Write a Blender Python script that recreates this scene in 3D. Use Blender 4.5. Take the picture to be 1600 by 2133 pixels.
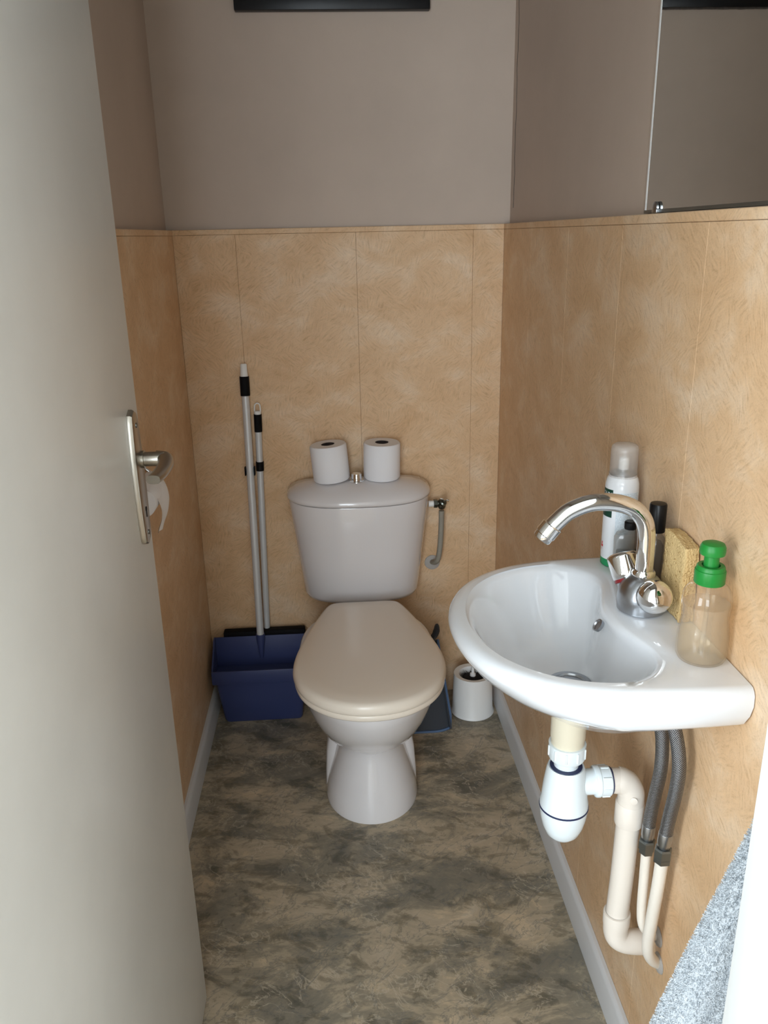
import bpy, bmesh, math, random
from math import sin, cos, pi, radians as R
from mathutils import Vector as V, Matrix as M4
random.seed(7)
C = bpy.context.scene.collection
for o in list(bpy.data.objects): bpy.data.objects.remove(o)

# ------------------------------------------------------------------ camera
F_PX, PITCH, YAW, ROLL = 1699.6, 0.328, 0.057, -0.021
cam = bpy.data.cameras.new('camera'); cam.sensor_fit = 'VERTICAL'; cam.sensor_height = 36.0
cam.lens = F_PX/2133*36.0; cam.clip_start = 0.02
co = bpy.data.objects.new('camera', cam); C.objects.link(co)
fw = V((sin(YAW)*cos(PITCH), cos(YAW)*cos(PITCH), -sin(PITCH)))
rt0 = V((cos(YAW), -sin(YAW), 0)); up0 = rt0.cross(fw)
rt = cos(ROLL)*rt0+sin(ROLL)*up0; up = -sin(ROLL)*rt0+cos(ROLL)*up0
m = M4((rt, up, -fw)).transposed().to_4x4(); m.translation = V((0.401, -2.238, 1.362))
co.matrix_world = m
bpy.context.scene.camera = co
# ------------------------------------------------------------------ world, daylight, exposure
w = bpy.data.worlds.new('sky'); bpy.context.scene.world = w; w.use_nodes = True
w.node_tree.nodes['Background'].inputs[0].default_value = (.80, .90, 1, 1)
w.node_tree.nodes['Background'].inputs[1].default_value = 1.0
def area(name, loc, direction, sx, sy, power, col):
    l = bpy.data.lights.new(name, 'AREA'); l.shape = 'RECTANGLE'; l.size = sx; l.size_y = sy
    l.energy = power; l.color = col
    o = bpy.data.objects.new(name, l); C.objects.link(o); o.location = loc
    o.rotation_euler = V(direction).to_track_quat('-Z', 'Y').to_euler(); return o
area('window_daylight', (-1.47, -2.95, 1.25), (1, 0, 0), 1.1, 1.9, 36, (.84, .93, 1))
area('window_daylight', (-0.15, -4.17, 1.35), (0, 1, 0), 1.1, 1.7, 27, (.84, .93, 1))
vs = bpy.context.scene.view_settings
vs.view_transform = 'Standard'; vs.look = 'None'; vs.gamma = 1; vs.use_curve_mapping = False
vs.exposure = 1.0

# ------------------------------------------------------------------ materials
MATS = {}
def mat(name, col, rough=.5, metal=0, spec=.5, trans=0, ior=1.45, bump=None, coat=0, sub=0):
    mt = bpy.data.materials.new(name); mt.use_nodes = True; nt = mt.node_tree; b = nt.nodes['Principled BSDF']
    b.inputs['Base Color'].default_value = (*col, 1); b.inputs['Roughness'].default_value = rough
    b.inputs['Metallic'].default_value = metal; b.inputs['Specular IOR Level'].default_value = spec
    b.inputs['Transmission Weight'].default_value = trans; b.inputs['IOR'].default_value = ior
    b.inputs['Coat Weight'].default_value = coat; b.inputs['Coat Roughness'].default_value = .06
    if sub:
        b.inputs['Subsurface Weight'].default_value = sub; b.inputs['Subsurface Radius'].default_value = (.01, .008, .005)
    n = nt.nodes.new('ShaderNodeTexNoise'); tc = nt.nodes.new('ShaderNodeTexCoord')
    nt.links.new(tc.outputs['Object'], n.inputs['Vector'])
    sc, st, di = bump or (40, .02, .001)
    n.inputs['Scale'].default_value = sc; n.inputs['Detail'].default_value = 4
    bp = nt.nodes.new('ShaderNodeBump'); bp.inputs['Strength'].default_value = st; bp.inputs['Distance'].default_value = di
    nt.links.new(n.outputs[0], bp.inputs['Height']); nt.links.new(bp.outputs[0], b.inputs['Normal'])
    MATS[name] = mt; return mt
def ramp(nt, fac, stops):
    r = nt.nodes.new('ShaderNodeValToRGB'); e = r.color_ramp.elements
    while len(e) < len(stops): e.new(.5)
    for k, (p, c) in zip(e, stops): k.position = p; k.color = (*c, 1)
    nt.links.new(fac, r.inputs[0]); return r.outputs[0]
def mix(nt, f, a, b, mode='MIX'):
    n = nt.nodes.new('ShaderNodeMix'); n.data_type = 'RGBA'; n.blend_type = mode
    for s, v in ((n.inputs[0], f), (n.inputs[6], a), (n.inputs[7], b)):
        if hasattr(v, 'links') or hasattr(v, 'is_linked'): nt.links.new(v, s)
        elif isinstance(v, tuple): s.default_value = (*v, 1)
        else: s.default_value = v
    return n.outputs[2]
def noise(nt, vec, scale, detail=4, rough=.5, dist=0):
    n = nt.nodes.new('ShaderNodeTexNoise'); n.inputs['Scale'].default_value = scale
    n.inputs['Detail'].default_value = detail; n.inputs['Roughness'].default_value = rough
    n.inputs['Distortion'].default_value = dist; nt.links.new(vec, n.inputs['Vector']); return n.outputs[0]
def mapping(nt, vec, rot=(0,0,0), scale=(1,1,1), loc=(0,0,0)):
    for r_, s_, l_ in ((rot, (1,1,1), (0,0,0)), ((0,0,0), scale, loc)):
        n = nt.nodes.new('ShaderNodeMapping'); n.inputs['Rotation'].default_value = r_
        n.inputs['Scale'].default_value = s_; n.inputs['Location'].default_value = l_
        nt.links.new(vec, n.inputs['Vector']); vec = n.outputs[0]
    return vec

def wallpaper():
    mt = mat('wallpaper', (.7, .48, .25), .52, spec=.5); nt = mt.node_tree; b = nt.nodes['Principled BSDF']
    g = nt.nodes.new('ShaderNodeNewGeometry'); sp = nt.nodes.new('ShaderNodeSeparateXYZ'); nt.links.new(g.outputs['Position'], sp.inputs[0])
    ad = nt.nodes.new('ShaderNodeMath'); nt.links.new(sp.outputs[0], ad.inputs[0]); nt.links.new(sp.outputs[1], ad.inputs[1])
    cb = nt.nodes.new('ShaderNodeCombineXYZ'); nt.links.new(ad.outputs[0], cb.inputs[0]); nt.links.new(sp.outputs[2], cb.inputs[1])
    uv = cb.outputs[0]
    wob = nt.nodes.new('ShaderNodeTexNoise'); wob.inputs['Scale'].default_value = 14; nt.links.new(uv, wob.inputs['Vector'])
    va = nt.nodes.new('ShaderNodeVectorMath'); va.operation = 'MULTIPLY_ADD'; nt.links.new(wob.outputs[1], va.inputs[0])
    va.inputs[1].default_value = (.035, .035, 0); nt.links.new(uv, va.inputs[2]); wuv = va.outputs[0]
    hs = []
    for i, a in enumerate((.7, -.6, 1.75, 2.5)):
        hs.append(noise(nt, mapping(nt, wuv, (0, 0, a), (46, 235, 1), (i*3.1, i*7.7, 0)), 1, 2, .55))
    m1 = ramp(nt, noise(nt, mapping(nt, uv, loc=(3, 1, 0)), 13, 2), [(.46, (0,0,0)), (.54, (1,1,1))])
    m2 = ramp(nt, noise(nt, mapping(nt, uv, loc=(9, 4, 0)), 11, 2), [(.46, (0,0,0)), (.54, (1,1,1))])
    h = mix(nt, m2, mix(nt, m1, hs[0], hs[1]), mix(nt, m1, hs[2], hs[3]))
    fine = noise(nt, uv, 420, 2, .6)
    h2 = mix(nt, .35, h, fine)
    big = noise(nt, mapping(nt, uv, scale=(1, 1.4, 1)), 7, 5, .62, .4)
    base = ramp(nt, big, [(.30, (.655, .415, .225)), (.5, (.715, .482, .285)), (.70, (.785, .595, .415))])
    tone = ramp(nt, h2, [(.33, (.80, .76, .70)), (.48, (1, 1, 1)), (.66, (1.10, 1.10, 1.08))])
    nt.links.new(mix(nt, 1.0, base, tone, 'MULTIPLY'), b.inputs['Base Color'])
    bp = nt.nodes.new('ShaderNodeBump'); bp.inputs['Strength'].default_value = .55; bp.inputs['Distance'].default_value = .0012
    nt.links.new(h2, bp.inputs['Height']); nt.links.new(bp.outputs[0], b.inputs['Normal'])
    return mt
def vinyl():
    mt = mat('vinyl_floor', (.25, .22, .18), .42, spec=.4); nt = mt.node_tree; b = nt.nodes['Principled BSDF']
    tc = nt.nodes.new('ShaderNodeTexCoord'); o = tc.outputs['Object']
    st = mapping(nt, o, (0, 0, -.10), (1, 1.75, 1))
    n1 = noise(nt, st, 5.0, 12, .70, .5)
    n2 = noise(nt, mapping(nt, o, (0, 0, .25), (1, 1.7, 1), (4, 2, 0)), 12, 10, .70, .5)
    n3 = noise(nt, mapping(nt, o, (0, 0, .6), (1, 1.5, 1), (8, 1, 0)), 13, 5, .55, 1.6)
    c1 = ramp(nt, n1, [(.38, (.225, .207, .168)), (.455, (.285, .253, .195)), (.495, (.345, .298, .222)), (.515, (.43, .362, .262)), (.60, (.52, .433, .315)), (.72, (.58, .51, .40))])
    c2 = ramp(nt, n2, [(.36, (.52, .53, .52)), (.455, (.76, .76, .75)), (.475, (.98, .98, .98)), (.58, (1.04, 1.03, 1.02)), (.605, (1.22, 1.19, 1.14)), (.68, (1.28, 1.24, 1.18))])
    c = mix(nt, 1.0, c1, c2, 'MULTIPLY')
    vein = ramp(nt, n3, [(.476, (0,0,0)), (.496, (1,1,1)), (.504, (1,1,1)), (.524, (0,0,0))])
    msk = ramp(nt, noise(nt, o, 8, 3), [(.47, (0,0,0)), (.60, (.6,.6,.6))])
    c = mix(nt, mix(nt, 1.0, vein, msk, 'MULTIPLY'), c, (.62, .54, .42))
    n4 = noise(nt, mapping(nt, o, (0, 0, -.7), (1, 1.8, 1), (2, 7, 0)), 7, 8, .62, 1.2)
    dv = ramp(nt, n4, [(.486, (0,0,0)), (.498, (.6,.6,.6)), (.502, (.6,.6,.6)), (.514, (0,0,0))])
    c = mix(nt, dv, c, (.17, .17, .16))
    nt.links.new(c, b.inputs['Base Color'])
    return mt
def paint(name, col, rough=.6):
    mt = mat(name, col, rough, spec=.35, bump=(260, .12, .0006)); nt = mt.node_tree; b = nt.nodes['Principled BSDF']
    g = nt.nodes.new('ShaderNodeNewGeometry')
    n = noise(nt, g.outputs['Position'], 3, 5, .6)
    nt.links.new(ramp(nt, n, [(.3, tuple(c*.93 for c in col)), (.7, tuple(min(1, c*1.05) for c in col))]), b.inputs['Base Color'])
    return mt
def thin(name, tint, trans=.8, rough=.05, body=None):
    mt = bpy.data.materials.new(name); mt.use_nodes = True; nt = mt.node_tree; nt.nodes.clear()
    out = nt.nodes.new('ShaderNodeOutputMaterial'); t = nt.nodes.new('ShaderNodeBsdfTransparent'); t.inputs[0].default_value = (*tint, 1)
    d = nt.nodes.new('ShaderNodeBsdfPrincipled'); d.inputs['Base Color'].default_value = (*(body or tint), 1); d.inputs['Roughness'].default_value = .6
    mx = nt.nodes.new('ShaderNodeMixShader'); mx.inputs[0].default_value = trans
    nt.links.new(d.outputs[0], mx.inputs[1]); nt.links.new(t.outputs[0], mx.inputs[2])
    gl = nt.nodes.new('ShaderNodeBsdfGlossy'); gl.inputs['Roughness'].default_value = rough
    lw = nt.nodes.new('ShaderNodeLayerWeight'); pw = nt.nodes.new('ShaderNodeMath'); pw.operation = 'POWER'; pw.inputs[1].default_value = 4
    nt.links.new(lw.outputs['Facing'], pw.inputs[0]); ma = nt.nodes.new('ShaderNodeMath'); ma.operation = 'MULTIPLY_ADD'
    nt.links.new(pw.outputs[0], ma.inputs[0]); ma.inputs[1].default_value = .55; ma.inputs[2].default_value = .045
    m2 = nt.nodes.new('ShaderNodeMixShader'); nt.links.new(ma.outputs[0], m2.inputs[0])
    nt.links.new(mx.outputs[0], m2.inputs[1]); nt.links.new(gl.outputs[0], m2.inputs[2]); nt.links.new(m2.outputs[0], out.inputs[0])
    MATS[name] = mt; return mt
def braid():
    mt = mat('braided_steel', (.3, .3, .31), .35, .9); nt = mt.node_tree; b = nt.nodes['Principled BSDF']
    uv = nt.nodes.new('ShaderNodeTexCoord').outputs['UV']
    hs = []
    for a in (1, -1):
        w_ = nt.nodes.new('ShaderNodeTexWave'); w_.inputs['Scale'].default_value = 1; w_.bands_direction = 'X'
        sh = nt.nodes.new('ShaderNodeSeparateXYZ'); nt.links.new(uv, sh.inputs[0])
        m_ = nt.nodes.new('ShaderNodeMath'); m_.operation = 'MULTIPLY_ADD'; nt.links.new(sh.outputs[1], m_.inputs[0]); m_.inputs[1].default_value = 13*a
        m0 = nt.nodes.new('ShaderNodeMath'); m0.operation = 'MULTIPLY'; nt.links.new(sh.outputs[0], m0.inputs[0]); m0.inputs[1].default_value = 5.65
        nt.links.new(m0.outputs[0], m_.inputs[2])
        cb = nt.nodes.new('ShaderNodeCombineXYZ'); nt.links.new(m_.outputs[0], cb.inputs[0]); nt.links.new(cb.outputs[0], w_.inputs['Vector'])
        hs.append(w_.outputs['Fac'])
    h = mix(nt, .5, hs[0], hs[1])
    nt.links.new(ramp(nt, h, [(.25, (.012, .012, .014)), (.72, (.36, .36, .37))]), b.inputs['Base Color'])
    bp = nt.nodes.new('ShaderNodeBump'); bp.inputs['Strength'].default_value = .7; bp.inputs['Distance'].default_value = .0008
    nt.links.new(h, bp.inputs['Height']); nt.links.new(bp.outputs[0], b.inputs['Normal']); return mt
def print_lines():
    mt = mat('fine_print', (.8, .86, .9), .35); nt = mt.node_tree; b = nt.nodes['Principled BSDF']
    uv = nt.nodes.new('ShaderNodeTexCoord').outputs['UV']
    sp = nt.nodes.new('ShaderNodeSeparateXYZ'); nt.links.new(uv, sp.inputs[0])
    a = nt.nodes.new('ShaderNodeMath'); a.operation = 'MULTIPLY'; a.inputs[1].default_value = 34*2*pi; nt.links.new(sp.outputs[1], a.inputs[0])
    s = nt.nodes.new('ShaderNodeMath'); s.operation = 'SINE'; nt.links.new(a.outputs[0], s.inputs[0])
    wd = noise(nt, mapping(nt, uv, scale=(26, 34, 1)), 1, 1)
    gap = ramp(nt, wd, [(.38, (0,0,0)), (.46, (1,1,1))])
    ln = ramp(nt, s.outputs[0], [(.25, (0,0,0)), (.55, (.6,.6,.6))])
    nt.links.new(mix(nt, mix(nt, 1.0, ln, gap, 'MULTIPLY'), (.78, .85, .90), (.22, .30, .40)), b.inputs['Base Color'])
    return mt

wallpaper(); vinyl(); braid(); print_lines()
paint('upper_paint', (.565, .462, .385)); paint('white_paint', (.80, .79, .76)); paint('door_paint', (.74, .73, .695), .30)
mat('baseboard_paint', (.72, .72, .73), .40); mat('frame_white', (.86, .88, .87), .35)
mat('black_gloss', (.006, .006, .007), .35, spec=.35); mat('mat_board', (.75, .74, .70), .7)
mat('mirror', (.62, .62, .60), .02, 1); mat('mirror_edge_glint', (.95, .97, .97), .35)
mat('porcelain', (.80, .77, .77), .12, spec=.5, coat=.6); mat('basin_porcelain', (.86, .89, .93), .10, spec=.5, coat=.6)
mat('seat_plastic', (.90, .805, .69), .22); mat('chrome', (.86, .87, .88), .06, 1); mat('worn_chrome', (.42, .44, .47), .30, 1, bump=(90, .3, .001))
mat('satin_metal', (.40, .37, .32), .28, 1); mat('dark_hole', (.01, .01, .01), .8)
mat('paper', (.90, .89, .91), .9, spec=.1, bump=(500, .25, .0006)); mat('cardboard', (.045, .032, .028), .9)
mat('blue_plastic', (.045, .060, .165), .42); mat('black_rubber', (.004, .004, .005), .7, spec=.2); mat('bristle', (.006, .006, .007), .8)
mat('pole_silver', (.68, .69, .70), .40, .2); mat('white_plastic', (.86, .85, .83), .35); mat('cream_plastic', (.80, .735, .58), .4)
mat('trap_white', (.84, .92, .96), .25); mat('beige_pipe', (.82, .745, .66), .4); mat('painted_pipe', (.83, .77, .68), .45, bump=(150, .5, .001))
mat('seal_navy', (.02, .03, .09), .5); mat('brass_dark', (.20, .21, .20), .38, .9); mat('valve_steel', (.16, .17, .15), .28, 1)
mat('grey_pipe', (.30, .275, .225), .55, bump=(120, .6, .002)); mat('green_plastic', (.012, .23, .035), .38); mat('dark_green', (.006, .05, .03), .4)
mat('can_white', (.86, .88, .91), .22, coat=.4); mat('can_green', (.02, .30, .11), .35); mat('can_red', (.65, .05, .04), .4); mat('print_white', (.8, .8, .8), .5)
mat('red_ring', (.22, .012, .015), .35); mat('sponge_pore', (.46, .30, .12), .95); mat('sponge', (.76, .55, .27), .95, spec=.1, bump=(380, 1.0, .003)); mat('towel', (.74, .79, .83), .95, spec=.05, bump=(420, 1.0, .004))
mat('plaster_patch', (.44, .41, .38), .85, bump=(180, .6, .002)); mat('hall_paint', (.80, .79, .76), .7); mat('wood_floor', (.35, .27, .19), .5); mat('crack_dark', (.10, .085, .075), .9)
thin('clear_plastic', (.98, .95, .90), .93, .06, (.85, .8, .7)); thin('soap_liquid', (.97, .92, .84), .84, .15, (.86, .76, .60))
thin('frosted_cap', (.96, .95, .94), .74, .3, (.80, .77, .74)); thin('grey_glass', (.80, .80, .79), .95, .03, (.4, .4, .4)); thin('smoke_plastic', (.30, .36, .44), .55, .2, (.045, .06, .085))
thin('window_glass', (.97, .99, 1), .95, .02)
mat('dustpan_blue', (.075, .13, .24), .35)

# ------------------------------------------------------------------ mesh helpers (all shapes are given in world metres)
def B(): return bmesh.new()
def quad(bm, pts): return bm.faces.new([bm.verts.new(p) for p in pts])
def box(bm, a, b, bev=0, seg=2):
    r = bmesh.ops.create_cube(bm, size=1); vs_ = r['verts']
    for v in vs_: v.co = V([(a[i]+b[i])/2+v.co[i]*(b[i]-a[i]) for i in range(3)])
    if bev:
        es = list({e for v in vs_ for e in v.link_edges})
        bmesh.ops.bevel(bm, geom=es, offset=bev, segments=seg, affect='EDGES', profile=.5)
    return vs_
def loft(bm, rings, cap0=True, cap1=True, closed=True):
    rows = [[bm.verts.new(p) for p in r] for r in rings]; n = len(rows[0])
    for a, b in zip(rows, rows[1:]):
        for i in range(n if closed else n-1):
            j = (i+1) % n
            bm.faces.new((a[i], a[j], b[j], b[i]))
    if cap0: bm.faces.new(rows[0][::-1])
    if cap1: bm.faces.new(rows[-1])
    return rows
def frame_of(d):
    d = V(d).normalized(); a = V((0, 0, 1)) if abs(d.z) < .9 else V((1, 0, 0))
    u = d.cross(a).normalized(); return u, d.cross(u).normalized(), d
def lathe(bm, prof, c, axis=(0,0,1), n=40, cap0=True, cap1=True, sx=1):
    u, v, d = frame_of(axis) if tuple(axis) != (0, 0, 1) else (V((1,0,0)), V((0,1,0)), V((0,0,1)))
    c = V(c)
    return loft(bm, [[c+d*h+u*(r*sx*cos(2*pi*i/n))+v*(r*sin(2*pi*i/n)) for i in range(n)] for r, h in prof], cap0, cap1)
def catmull(P, k=8, closed=False):
    P = [V(p) for p in P]; n = len(P); out = []
    for i in range(n if closed else n-1):
        g = (lambda j: P[j % n]) if closed else (lambda j: P[min(max(j, 0), n-1)])
        p0, p1, p2, p3 = g(i-1), g(i), g(i+1), g(i+2)
        for s in range(k):
            t = s/k
            out.append(.5*((2*p1)+(p2-p0)*t+(2*p0-5*p1+4*p2-p3)*t*t+(3*p1-p0-3*p2+p3)*t**3))
    if not closed: out.append(P[-1])
    return out
def tube(bm, pts, r, n=16, uv=False, caps=True, flat=None):
    pts = [V(p) for p in pts]; rings = []; L = [0]
    for a, b in zip(pts, pts[1:]): L.append(L[-1]+(b-a).length)
    t0 = (pts[1]-pts[0]).normalized(); u, v, _ = frame_of(t0); prev = t0
    for i, p in enumerate(pts):
        t = (pts[min(i+1, len(pts)-1)]-pts[max(i-1, 0)]).normalized()
        q = prev.rotation_difference(t); u = q @ u; v = q @ v; prev = t
        rr = r[i] if isinstance(r, (list, tuple)) else r
        rings.append([p+u*(rr*cos(2*pi*k/n))+v*(rr*(flat or 1)*sin(2*pi*k/n)) for k in range(n)])
    rows = loft(bm, rings, caps, caps)
    if uv:
        lay = bm.loops.layers.uv.verify(); pos = {}
        for i, row in enumerate(rows):
            for k, vv in enumerate(row): pos[vv] = (k, L[i])
        for f in bm.faces:
            ks = [pos[l.vert][0] for l in f.loops]; wrap = max(ks)-min(ks) > n/2
            for l in f.loops:
                k, vv = pos[l.vert]; kk = k+n if wrap and k == 0 else k
                l[lay].uv = (kk/n, vv*10)
    return rows
def extrude_poly(bm, poly, vec, bev=0):
    a = [bm.verts.new(p) for p in poly]; b = [bm.verts.new(V(p)+V(vec)) for p in poly]; n = len(a)
    bm.faces.new(a[::-1]); bm.faces.new(b)
    for i in range(n): bm.faces.new((a[i], a[(i+1) % n], b[(i+1) % n], b[i]))
ORG = {}
def root(name, loc, label, cat, group=None, kind=None):
    o = bpy.data.objects.new(name, None); C.objects.link(o); o.location = loc; o.empty_display_size = .05
    ORG[o] = V(loc); return tag(o, label, cat, group, kind)
def tag(o, label, cat=None, group=None, kind=None):
    if label: o['label'] = label
    if cat: o['category'] = cat
    if group: o['group'] = group
    if kind: o['kind'] = kind
    return o
def obj(name, bm, material, parent=None, org=None, smooth=40, label=None):
    bmesh.ops.recalc_face_normals(bm, faces=bm.faces[:])
    o_ = ORG[parent] if parent else V(org or (0, 0, 0))
    bmesh.ops.translate(bm, verts=bm.verts[:], vec=-o_)
    me = bpy.data.meshes.new(name); bm.to_mesh(me); bm.free()
    if smooth:
        me.shade_smooth(); me.set_sharp_from_angle(angle=R(smooth))
    me.materials.append(MATS[material])
    o = bpy.data.objects.new(name, me); C.objects.link(o); ORG[o] = o_
    if parent: o.parent = parent
    else: o.location = o_
    if label: o['label'] = label
    return o
def child_copy(src, parent, loc):
    o = src.copy(); C.objects.link(o); o.parent = parent; o.location = loc; return o

# ------------------------------------------------------------------ the room shell
W, HP, UP, YF = .86, 1.382, .018, -1.69          # panel face to panel face, panelling height, panel thickness, doorway wall
CEIL = 2.48
bm = B(); box(bm, (-.05, YF-.08, -.05), (W+.05, .05, 0))
tag(obj('floor', bm, 'vinyl_floor', smooth=0), 'grey brown marbled vinyl floor of the small toilet room', 'floor', kind='structure')
bm = B(); box(bm, (-.15, YF-.08, CEIL), (W+.15, .15, CEIL+.06))
tag(obj('ceiling', bm, 'white_paint', smooth=0), 'plain white ceiling of the toilet room', 'ceiling', kind='structure')
bm = B(); box(bm, (-.14, UP, -.05), (W+.14, UP+.1, CEIL))
wall_back = tag(obj('wall_back', bm, 'upper_paint', smooth=0), 'back wall, beige paint above orange textured panelling', 'wall', kind='structure')
bm = B(); box(bm, (-UP-.1, YF-.08, -.05), (-UP, UP, CEIL))
wall_left = tag(obj('wall_left', bm, 'upper_paint', smooth=0), 'left side wall, beige paint above orange textured panelling', 'wall', kind='structure')
bm = B(); box(bm, (W+UP, YF-.08, -.05), (W+UP+.1, UP, CEIL))
wall_right = tag(obj('wall_right', bm, 'upper_paint', smooth=0), 'right side wall carrying wash basin and mirror', 'wall', kind='structure')
def panels(wall, cuts, place):
    for a, b in zip(cuts, cuts[1:]):
        bm = B(); lo, hi = place(a+.00022, b-.00022); box(bm, lo, hi, .0003, 1); obj('panel', bm, 'wallpaper', wall, smooth=0)
panels(wall_back, (0, .159, .47, .778, W), lambda a, b: ((a, 0, 0), (b, UP, HP-.0135)))
ys = (-1.688, -1.53, -1.22, -.915, -.61, -.305, 0)
panels(wall_right, ys, lambda a, b: ((W, a, 0), (W+UP, b, HP-.0135)))
panels(wall_left, ys, lambda a, b: ((-UP, a, 0), (0, b, HP-.0135)))
for wl, lo, hi in ((wall_back, (-.0, -.001, HP-.013), (W, UP, HP)), (wall_right, (W-.001, YF+.002, HP-.013), (W+UP, -.0, HP)), (wall_left, (-UP, YF+.002, HP-.013), (.001, -.0, HP))):
    bm = B(); box(bm, lo, hi, .001, 1); obj('cap_strip', bm, 'wallpaper', wl, smooth=0, label='narrow orange strip capping the panelling')
# hairline crack in the paint beside the back right corner
bm = B(); tube(bm, [(W+UP-.0002, -.022+.003*sin(z*37)+.002*sin(z*91), z) for z in [1.42+i*.02 for i in range(26)]], .0009, 5); obj('paint_crack', bm, 'crack_dark', wall_right, label='thin dark crack in the paint')
# baseboards with a rounded top edge
def baseboard(name, prof, a, b, label):
    bm = B(); loft(bm, [[(p[0], a, p[1]) for p in prof], [(p[0], b, p[1]) for p in prof]])
    tag(obj(name, bm, 'baseboard_paint', smooth=30), label, 'baseboard', kind='structure')
pr = [(W-.0005, .0005), (W-.013, .0005), (W-.013, .066), (W-.011, .072), (W-.0065, .076), (W-.0005, .077)]
baseboard('baseboard_right', pr, -.001, YF+.001, 'pale grey baseboard along the right wall under the basin')
baseboard('baseboard_left', [(W-x, z) for x, z in pr], -.001, YF+.001, 'pale grey baseboard along the left wall beside the blue dustpan')
# doorway wall, door frame
bm = B(); box(bm, (-.12, YF-.08, 0), (.04, YF, CEIL)); box(bm, (.78, YF-.08, 0), (W+.1, YF, CEIL)); box(bm, (.04, YF-.08, 2.06), (.78, YF, CEIL))
tag(obj('wall_front', bm, 'white_paint', smooth=0), 'doorway wall on the camera side of the toilet room', 'wall', kind='structure')
bm = B()
for a, b in (((.70+.04, YF-.10, 0), (.785, YF+.004, 2.10)), ((.035, YF-.10, 0), (.071, YF+.004, 2.10)), ((.071, YF-.10, 2.03), (.74, YF+.004, 2.10))): box(bm, a, b, .003)
tag(obj('trim_1', bm, 'frame_white', smooth=30), 'white door frame catching bright daylight at the right edge', 'door frame', kind='structure')

# hall outside the doorway that lets the daylight in
HX0, HX1, HY = -1.5, 2.0, -4.2
bm = B(); box(bm, (HX0-.1, HY-.1, -.05), (HX1+.1, YF-.08, 0))
tag(obj('floor_hall', bm, 'wood_floor', smooth=0), 'plain floor of the hall behind the camera', 'floor', kind='structure')
bm = B(); box(bm, (HX0-.1, HY-.1, 2.5), (HX1+.1, YF-.08, 2.56))
tag(obj('ceiling_hall', bm, 'hall_paint', smooth=0), 'white ceiling of the hall behind the camera', 'ceiling', kind='structure')
bm = B(); box(bm, (HX1, HY, 0), (HX1+.1, YF-.08, 2.5))
tag(obj('wall_hall_right', bm, 'hall_paint', smooth=0), 'white right wall of the hall behind the camera', 'wall', kind='structure')
bm = B(); box(bm, (HX0, YF-.08, 0), (-.12, YF-.02, 2.5)); box(bm, (W+.1, YF-.08, 0), (HX1, YF-.02, 2.5))
tag(obj('wall_hall_front', bm, 'hall_paint', smooth=0), 'white hall wall to both sides of the doorway', 'wall', kind='structure')
def holed(name, f, u0, u1, hu0, hu1, hz0, hz1, label):
    bm = B()
    for a, b, c, d in ((u0, hu0, 0, 2.5), (hu1, u1, 0, 2.5), (hu0, hu1, 0, hz0), (hu0, hu1, hz1, 2.5)): box(bm, *f(a, b, c, d))
    tag(obj(name, bm, 'hall_paint', smooth=0), label, 'wall', kind='structure')
holed('wall_hall_left', lambda a, b, c, d: ((HX0-.1, a, c), (HX0, b, d)), HY, YF-.08, -3.52, -2.38, .28, 2.22, 'left hall wall with a tall window opening')
holed('wall_hall_back', lambda a, b, c, d: ((a, HY-.1, c), (b, HY, d)), HX0, HX1, -.72, .42, .48, 2.22, 'far hall wall behind the camera with a window opening')
def window(name, f, label):
    rt_ = root(name, f(0, 0, 0), label, 'window', kind='structure'); o_ = V(f(0, 0, 0))
    wdt, h = 1.14, f.h
    for a, b in (((0, 0), (.05, h)), ((wdt-.05, 0), (wdt, h)), ((.05, 0), (wdt-.05, .05)), ((.05, h-.05), (wdt-.05, h))):
        bm = B(); box(bm, [min(p) for p in zip(f(a[0], 0, a[1]), f(b[0], .05, b[1]))], [max(p) for p in zip(f(a[0], 0, a[1]), f(b[0], .05, b[1]))], .003); obj('window_frame', bm, 'frame_white', rt_)
    bm = B(); p, q = f(.05, .02, .05), f(wdt-.05, .026, h-.05); box(bm, [min(c) for c in zip(p, q)], [max(c) for c in zip(p, q)]); obj('pane', bm, 'window_glass', rt_, smooth=0)
f1 = lambda u, d, z: (HX0-.09+d, -3.52+u, .28+z)
f1.h = 1.94; window('window_1', f1, 'tall hall window to the left behind the camera')
f2 = lambda u, d, z: (-.72+u, HY-.09+d, .48+z)
f2.h = 1.74; window('window_2', f2, 'hall window straight behind the camera')

# ------------------------------------------------------------------ door standing open along the left wall
DX, DE = .115, -1.055
door = root('door_1', (.095, YF, 0), 'white flush door standing open with a long metal handle plate', 'door', kind='structure')
bm = B(); box(bm, (DX-.04, YF-.074, .008), (DX, DE, 2.025), .0025, 2); obj('leaf', bm, 'door_paint', door, smooth=50)
# long bowed plate: widest in the middle, rounded ends
prof = []
zc, hz = 1.041, .099
for i in range(33):
    t = -1+2*i/32; prof.append((t, .0225*(1-.34*abs(t)**2.4)*math.sqrt(max(0, 1-abs(t)**26))))
YC = -1.1075
outl = [(YC+w_, zc+hz*t) for t, w_ in prof]+[(YC-w_, zc+hz*t) for t, w_ in prof[::-1]]
def ring(sc, x): return [(x, YC+(y-YC)*sc, zc+(z-zc)*(1-(1-sc)*.25)) for y, z in outl]
bm = B(); loft(bm, [ring(1, DX), ring(1, DX+.005), ring(.93, DX+.0075), ring(.80, DX+.0085)]); bmesh.ops.remove_doubles(bm, verts=bm.verts[:], dist=1e-6)
plate = obj('handle_plate', bm, 'satin_metal', door, smooth=35)
for z in (1.118, .961):
    bm = B(); lathe(bm, [(.0036, .0084), (.0036, .0094), (.0028, .0100), (.0006, .0100)], (DX, YC, z), (1, 0, 0), 14); obj('screw', bm, 'brass_dark', plate)
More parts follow.
